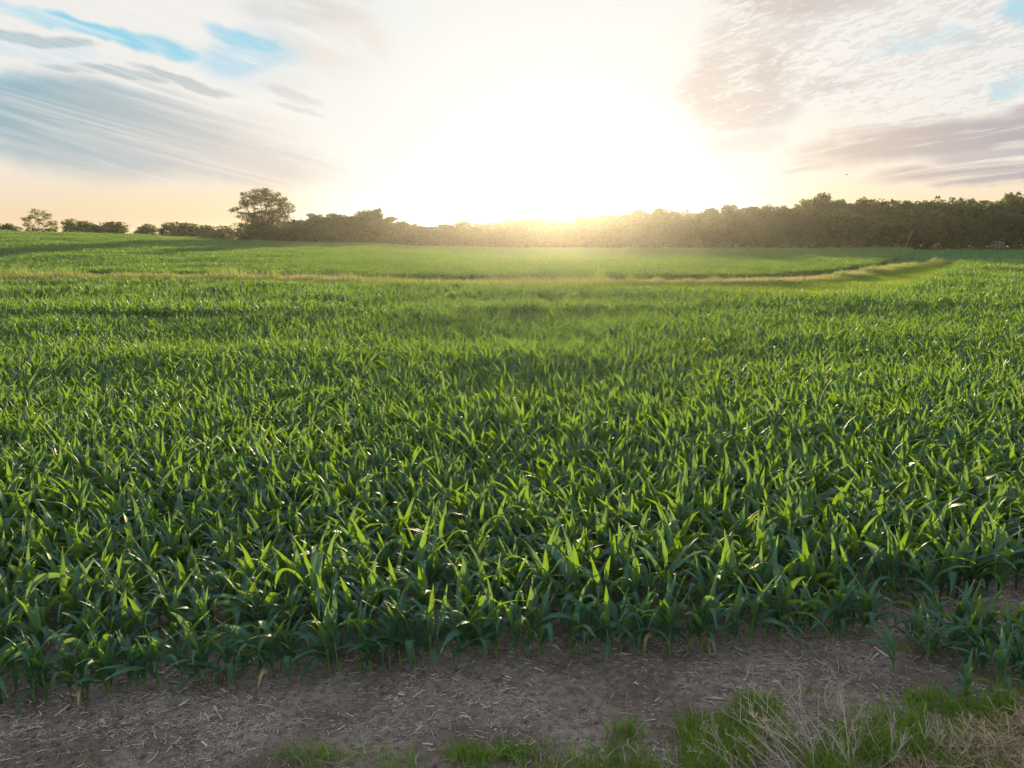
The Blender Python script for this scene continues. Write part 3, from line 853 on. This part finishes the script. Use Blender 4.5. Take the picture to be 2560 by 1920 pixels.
# bushes of the far hedge on the left horizon
BUSH = [make_tree(260 + i, 5, 7, 12, 4200, .19, .03, trunk_r=.1, lobe_r=(.22, .32)) for i in range(4)]
for (bx, top, wpx, lab) in ((-60, 556, 70, 'low bush cut off by the left edge of the horizon'), (25, 560, 60, 'low dark bush just left of the small pale tree'), (180, 549, 40, 'narrow peaked bush at the left end of the long flat hedge tree'),
        (222, 556, 90, 'flat topped dark bush, left half of the long low clump'), (285, 555, 85, 'flat topped dark bush, right half of the long low clump'), (370, 563, 70, 'small rounded bush standing in the dip between two hedge clumps'),
        (430, 556, 60, 'bush at the left of the clump midway to the big lone tree'), (475, 558, 70, 'rounded dark bush at the right of the clump midway to the big lone tree'), (520, 563, 60, 'pale bush next in line before the big lone tree'),
        (565, 566, 70, 'low bush close beside the left of the big lone tree'), (610, 566, 60, 'low bush partly hidden behind the left of the big lone tree'), (720, 560, 80, 'bush filling the gap right of the big lone tree')):
    D = 300 + random.uniform(-12, 12)
    x, y = P(bx, D); zb = float(height(x, y)) - 1.2
    h = zfor(top, D) - zb
    plant_tree('hedge_bush', BUSH[random.randrange(4)], (x, y, zb), random.uniform(0, 6), wpx / F * D / 7 * 1.1, h / 5, lab, 'bush', 'bushes of the far hedge')

# pale leaning bare trunk at the wood's edge
A = Acc()
tube(A, [(-.1, 0, -.3), (.1, 0, 1.2), (.7, .1, 3.2), (1.5, 0, 5.2), (1.9, .1, 6.3)], [.24, .2, .17, .11, .05], 8, .4)
tube(A, [(.7, .1, 3.2), (.5, 0, 4.2), (.55, .1, 5.0)], [.09, .06, .03], 6, .5)
tube(A, [(1.5, 0, 5.2), (1.5, 0, 6.0), (1.3, 0, 6.6)], [.07, .04, .02], 6, .6)
x, y = P(2262, 221)
tag(obj('bare_trunk', A.mesh('bare_trunk', [M_deadbark]), loc=(x, y, float(height(x, y)))), 'pale bare leaning trunk before the dark wood, above the ridge end', 'dead tree')

# ------------------------------------------------------------------ shed at the wood's edge
M_board = plain_material('shed_board', (.075, .058, .048), (.12, .095, .08), .8, 2)
M_white = plain_material('shed_trim', (.20, .18, .16), (.30, .27, .24), .6, 2)
M_roof = plain_material('shed_roof', (.08, .07, .062), (.12, .11, .10), 1.0, 2, spec=0.0)
Dsh = 214
x, y = P(2493, Dsh)
SHED = .82
shed = thing('shed', 'small weathered shed with pale door trim before the wood at far right', 'shed', (x, y, float(height(x, y)) - .05), R(-4))
shed.scale = (.76, .76, 1.02)
A = Acc()
box(A, (-.95, -1.0, 1.1), (1.1, .1, 2.2), .4); box(A, (.95, -1.0, 1.1), (1.1, .1, 2.2), .6); box(A, (0, -1.0, 2.09), (.8, .1, .22), .5)
box(A, (-1.47, 0, 1.1), (.06, 1.9, 2.2), .3); box(A, (1.47, 0, 1.1), (.06, 1.9, 2.2), .3); box(A, (0, .98, 1.1), (2.88, .06, 2.2), .3)
for i in range(15):
    bx_ = -1.42 + i * .203
    if abs(bx_) > .45: box(A, (bx_, -1.062, 1.1), (.03, .024, 2.18), .1)
obj('wall', A.mesh('shed_wall', [M_board], False), shed)
A = Acc(); box(A, (.0, -.98, .99), (.78, .06, 1.96), .9)
dr = obj('door', A.mesh('shed_door', [M_board], False), shed)
A = Acc(); box(A, (.25, -1.03, 1.0), (.05, .04, .14), .5); obj('handle', A.mesh('door_handle', [M_roof], False), dr)
A = Acc()
for bx_ in (-.10, .12): box(A, (bx_, -1.075, 1.0), (.10, .05, 2.0), .8)
for bx_ in (-1.46, 1.46): box(A, (bx_, -1.09, 1.1), (.10, .05, 2.2), .5)
obj('trim', A.mesh('shed_trim', [M_white], False), shed)
A = Acc()
yy = [-1.25, 0.0, 1.2]; zz = [2.18, 2.62, 2.18]
for a_, b_ in ((0, 1), (1, 2)):
    v = np.array([(sx_ * 1.7, yq, zq + dz) for dz in (0.02, .10) for yq, zq in ((yy[a_], zz[a_]), (yy[b_], zz[b_])) for sx_ in (-1, 1)])
    A.add(v, [(0, 1, 3, 2), (4, 6, 7, 5), (0, 4, 5, 1), (2, 3, 7, 6), (0, 2, 6, 4), (1, 5, 7, 3)], None, .4)
rf = obj('roof', A.mesh('shed_roof', [M_roof], False), shed)
A = Acc()
for sx_ in (-1.47, 1.47):
    v = np.array([(sx_ + d, yq, zq) for d in (-.03, .03) for yq, zq in ((-.95, 2.2), (.95, 2.2), (0, 2.55), (0, 2.551))])
    A.add(v, [(0, 1, 2, 3), (4, 7, 6, 5), (0, 4, 5, 1), (1, 5, 6, 2), (3, 7, 4, 0)], None, .3)
obj('gable', A.mesh('shed_gable', [M_board], False), rf)

# ------------------------------------------------------------------ a bird on the wing
M_bird = plain_material('bird_plumage', (.03, .03, .035), (.06, .055, .05), .7, 20)
d = ray(2117, 437); tb = 70 / d[1]
pb = d * tb + np.array((0, 0, H))
A = Acc()
tube(A, [(-.14, 0, .0), (-.10, 0, .0), (-.02, 0, .0), (.06, 0, .0), (.11, 0, .015), (.14, 0, .015), (.165, 0, .01)], [.012, .022, .035, .032, .02, .02, .004], 8, .3)
A.add(np.array([(-.12, -.012, 0), (-.12, .012, 0), (-.25, .04, .005), (-.25, -.04, .005)]), [(0, 1, 2, 3)], None, .2)
bird = obj('bird', A.mesh('bird', [M_bird]), loc=tuple(pb)); bird.rotation_euler = (0, 0, R(160)); bird.scale = (.6,) * 3
tag(bird, 'tiny dark bird flying in the pale sky above the wood', 'bird')
for sg in (1, -1):
    A = Acc()
    V = []
    for q, (yy_, zz_, lx, tx) in enumerate(((.02, .02, .06, -.06), (.10, .09, .07, -.05), (.18, .13, .05, -.05), (.27, .10, .0, -.07), (.32, .07, -.06, -.075))):
        V += [(lx, sg * yy_, zz_), ((lx + tx) / 2, sg * yy_, zz_ + .008), (tx, sg * yy_, zz_ - .004)]
    A.add(np.array(V), grid_faces(5, 3), None, .3)
    obj('wing', A.mesh('bird_wing', [M_bird]), bird)

# ------------------------------------------------------------------ light
SUN_AZ, SUN_EL = R(3.6), R(4.7)
sun = bpy.data.lights.new('sun', 'SUN'); sun.energy = 5.0; sun.angle = R(.53); sun.color = (1.0, .79, .47)
so = obj('sun', sun, loc=(20, 200, 40))
from mathutils import Vector
sdir = Vector((math.sin(SUN_AZ) * math.cos(SUN_EL), math.cos(SUN_AZ) * math.cos(SUN_EL), math.sin(SUN_EL)))
so.rotation_euler = sdir.to_track_quat('Z', 'Y').to_euler()

w = bpy.data.worlds.new('World'); scene.world = w; w.use_nodes = True
t = NT(w.node_tree); w.node_tree.nodes.clear()
out = t.new('ShaderNodeOutputWorld')
sky = t.new('ShaderNodeTexSky', sky_type='NISHITA', sun_disc=False, sun_elevation=SUN_EL, sun_rotation=SUN_AZ, altitude=200, air_density=1.0, dust_density=2.0, ozone_density=1.0)
SKY_STRENGTH = .10
dirn = t.new('ShaderNodeTexCoord').outputs['Generated']
sp = t.new('ShaderNodeSeparateXYZ', ins={0: dirn})
az = t.math('ARCTAN2', sp.outputs[0], sp.outputs[1])
el = t.math('ARCSINE', sp.outputs[2])
uv = t.new('ShaderNodeCombineXYZ', ins={0: az, 1: el}).outputs[0]

def sky_uv(px, py):
    d = ray(px, py); d = d / np.linalg.norm(d)
    return math.atan2(d[0], d[1]), math.asin(d[2])

def fibre(angle, sx_, sy_, detail=5, seed=0.0, warp=.0, base=None):
    mp = t.new('ShaderNodeMapping', vector_type='TEXTURE', ins={0: base or uv, 1: (0, 0, 0), 2: (0, 0, angle), 3: (1 / sx_, 1 / sy_, 1)})
    v = t.new('ShaderNodeVectorMath', operation='ADD', ins={0: mp.outputs[0], 1: (seed, seed * 1.7, seed * .3)}).outputs[0]
    return t.new('ShaderNodeTexNoise', ins={'Vector': v, 'Scale': 1.0, 'Detail': float(detail), 'Roughness': .6, 'Distortion': warp}).outputs[0]

# drifting warp so that cloud edges are ragged
wn = t.new('ShaderNodeTexNoise', ins={'Vector': uv, 'Scale': 9.0, 'Detail': 5.0, 'Roughness': .6}).outputs['Color']
wv = t.new('ShaderNodeVectorMath', operation='SUBTRACT', ins={0: wn, 1: (.5, .5, .5)}).outputs[0]
wv = t.new('ShaderNodeVectorMath', operation='MULTIPLY', ins={0: wv, 1: (.10, .035, 0)}).outputs[0]
uvw = t.new('ShaderNodeVectorMath', operation='ADD', ins={0: uv, 1: wv}).outputs[0]

def stroke(a, b, width, weight=1.0, over=1.25):
    """a soft elongated mass from pixel a to pixel b, width in pixels across"""
    ua, ub = np.array(sky_uv(*a)), np.array(sky_uv(*b))
    c = (ua + ub) / 2; dlt = ub - ua
    mp = t.new('ShaderNodeMapping', vector_type='TEXTURE', ins={0: uvw, 1: (c[0], c[1], 0), 2: (0, 0, math.atan2(dlt[1], dlt[0])), 3: (np.hypot(*dlt) / 2 * over, width / F / 2 * over, 1)})
    g = t.new('ShaderNodeTexGradient', gradient_type='SPHERICAL', ins={0: mp.outputs[0]}).outputs['Fac']
    g = t.smooth(g, 0.0, .55)
    return t.math('MULTIPLY', g, weight)
def union(l):
    r = l[0]
    for q in l[1:]: r = t.math('MAXIMUM', r, q)
    return r

# 1 clear sky
base = t.mix(1.0, sky.outputs[0], (SKY_STRENGTH,) * 3, 'MULTIPLY')
# 2 high thin veil over most of it, whiter up, warm towards the horizon
veil = t.ramp(t.math('MULTIPLY', el, 1 / R(30), clamp=True), [(0.0, (.93, .68, .40)), (.07, (.93, .76, .54)), (.16, (.92, .86, .765)), (.30, (.91, .895, .865)), (1.0, (.90, .90, .89))])
overhead = t.smooth(sp.outputs[2], .42, .8)
behind = t.smooth(sp.outputs[1], .25, -.5)
veil = t.mix(t.math('MAXIMUM', overhead, behind), veil, (.80, .90, 1.06))
c = t.mix(.92, base, veil)
# 2b blaze of thin bright cloud above the rising sun
su, sv = sky_uv(1215, 230)
mp = t.new('ShaderNodeMapping', vector_type='TEXTURE', ins={0: uvw, 1: (su, sv, 0), 2: (0, 0, 0), 3: (.34, .58, 1)})
gl = t.new('ShaderNodeTexGradient', gradient_type='SPHERICAL', ins={0: mp.outputs[0]}).outputs['Fac']
c = t.mix(t.smooth(gl, .0, .58), c, (.86, .87, .85))
su, sv = sky_uv(1430, 450)
mp = t.new('ShaderNodeMapping', vector_type='TEXTURE', ins={0: uvw, 1: (su, sv, 0), 2: (0, 0, 0), 3: (.36, .15, 1)})
gl2 = t.new('ShaderNodeTexGradient', gradient_type='SPHERICAL', ins={0: mp.outputs[0]}).outputs['Fac']
c = t.mix(t.smooth(gl2, .0, .5), c, (.86, .86, .84))
# 3 blue gaps
f1 = fibre(R(-15), 3.0, 40.0, 7, 3.1, .5)
f2 = fibre(R(-13), 2.2, 70.0, 7, 7.7, .6)
f4 = fibre(R(-20), 7.0, 24.0, 6, 2.2, .8)
pale = union([stroke((480, 150), (800, 100), 120, .9), stroke((640, 50), (980, 110), 170, .75), stroke((560, 200), (900, 190), 70, .45), stroke((-120, 70), (260, 150), 50, .7)])
c = t.mix(t.math('MULTIPLY', pale, t.smooth(f4, .30, .55)), c, t.mix(t.smooth(az, -.36, -.22), (.66, .76, .84), (.82, .76, .70)))
blue = union([stroke((-40, -8), (500, 142), 34), stroke((270, 88), (500, 140), 44), stroke((505, 58), (740, 132), 38, .8), stroke((470, 150), (780, 130), 80, .45), stroke((-120, 178), (200, 232), 50, .5), stroke((2495, 8), (2640, 30), 60, .7), stroke((2150, 140), (2370, 70), 46, .55), stroke((2440, 240), (2640, 190), 50, .6), stroke((2300, 60), (2480, 100), 40, .4)])
blue = t.math('MULTIPLY', blue, t.smooth(t.math('ADD', t.math('MULTIPLY', f1, .5), t.math('MULTIPLY', f4, .5)), .30, .54))
c = t.mix(blue, c, (.30, .66, .82))
# 4 grey and lilac bands at the left
grey = union([stroke((-260, 200), (690, 330), 130, .95), stroke((-260, 260), (720, 385), 190, 1.0), stroke((60, 330), (860, 432), 110, .9), stroke((580, 6), (980, 22), 70, .4), stroke((-60, 66), (250, 116), 26, .8), stroke((120, 160), (430, 206), 24, .8), stroke((300, 160), (620, 240), 22, .85), stroke((670, 222), (830, 275), 30, .6), stroke((690, 262), (820, 300), 14, .5)])
grey = t.math('MULTIPLY', grey, t.smooth(f2, .20, .56))
gcol = t.mix(t.smooth(t.math('ADD', az, t.math('MULTIPLY', el, -1.1)), -.84, -.34), (.24, .42, .50), (.70, .64, .61))
c = t.mix(t.math('MULTIPLY', grey, .9), c, gcol)
# bright fibres drawn through them
c = t.mix(t.math('MULTIPLY', t.math('MULTIPLY', t.smooth(f1, .56, .74), t.smooth(az, -.08, -.3)), .55), c, (.93, .90, .85))
# 5 right: broken patches with fine ripples
rp = fibre(R(12), 52.0, 190.0, 3, 1.3, 1.0)
rp2 = fibre(R(9), 10.0, 30.0, 6, 5.3, .4)
patch = union([stroke((1760, -10), (2200, -20), 130, 1.0), stroke((1700, 215), (2000, 190), 210, .75), stroke((1840, 190), (1960, 170), 90, .9), stroke((1740, 110), (2080, 30), 170, .6), stroke((1740, 300), (2020, 270), 90, .65), stroke((1980, 230), (2140, 215), 50, .6), stroke((1760, 360), (1980, 350), 60, .4)])
rough_ = t.math('ADD', t.math('MULTIPLY', rp, .55), t.math('MULTIPLY', rp2, .45))
patch = t.math('MULTIPLY', patch, t.smooth(t.math('ADD', rough_, t.math('MULTIPLY', patch, .12)), .42, .62))
c = t.mix(patch, c, t.mix(t.smooth(az, .26, .48), (.70, .61, .54), (.56, .54, .56)))
rip = union([stroke((1800, 60), (2700, 20), 330, 1.0), stroke((2000, 200), (2700, 150), 230, .9)])
rip = t.math('MULTIPLY', rip, t.smooth(t.math('ADD', t.math('MULTIPLY', rp, .8), t.math('MULTIPLY', rp2, .2)), .46, .60))
c = t.mix(t.math('MULTIPLY', rip, .62), c, t.mix(t.smooth(az, .45, .66), (.72, .67, .62), (.56, .62, .65)))
low = union([stroke((1990, 390), (2800, 300), 84, 1.0), stroke((2171, 450), (2760, 425), 46, .95), stroke((2080, 338), (2300, 322), 30, .6), stroke((2230, 312), (2400, 300), 26, .6), stroke((2480, 300), (2760, 270), 50, .8), stroke((1950, 430), (2120, 405), 26, .6), stroke((2300, 400), (2760, 385), 60, .8)])
f3 = fibre(R(7), 5.0, 70.0, 7, 9.1, .7)
low = t.math('MULTIPLY', low, t.smooth(f3, .32, .52))
c = t.mix(t.math('MULTIPLY', low, .95), c, t.mix(t.smooth(az, .38, .62), (.68, .57, .49), (.46, .42, .46)))
bg = t.new('ShaderNodeBackground', ins={0: c, 1: 2 ** -1.2})
t.l.new(bg.outputs[0], out.inputs[0])
w.cycles.sampling_method = 'MANUAL'; w.cycles.sample_map_resolution = 512

# ------------------------------------------------------------------ haze
m, t, out = material('haze')
pv = t.new('ShaderNodeVolumePrincipled', ins={'Color': (.97, .93, .86, 1), "Density": .000115, 'Anisotropy': .85})
pv.inputs['Density Attribute'].default_value = ''
t.l.new(pv.outputs[0], out.inputs['Volume'])
m.cycles.homogeneous_volume = True
A = Acc(); box(A, (0, 730, 9.3), (3200, 1640, 22)); 
tag(obj('haze', A.mesh('haze', [m], False)), 'pale golden morning haze lying over the field', 'haze', kind='stuff')

# ------------------------------------------------------------------ camera and render settings
cam = bpy.data.cameras.new('camera'); cam.sensor_width = 36; cam.lens = 36 * F / 2560; cam.clip_end = 6000; cam.clip_start = .05
co = obj('camera', cam, loc=(0, 0, H)); co.rotation_euler = (math.pi / 2 - PITCH, 0, 0)
scene.camera = co
scene.view_settings.view_transform = 'Standard'; scene.view_settings.look = 'None'
scene.view_settings.exposure = 1.2; scene.view_settings.gamma = 1
scene.render.engine = 'CYCLES'
cy_ = scene.cycles
cy_.max_bounces = 6; cy_.diffuse_bounces = 3; cy_.glossy_bounces = 2; cy_.transmission_bounces = 4; cy_.volume_bounces = 0; cy_.transparent_max_bounces = 8
cy_.sample_clamp_indirect = 4
cy_.use_denoising = True; cy_.denoiser = 'OPENIMAGEDENOISE'; cy_.denoising_input_passes = 'RGB_ALBEDO_NORMAL'; cy_.denoising_prefilter = 'NONE'
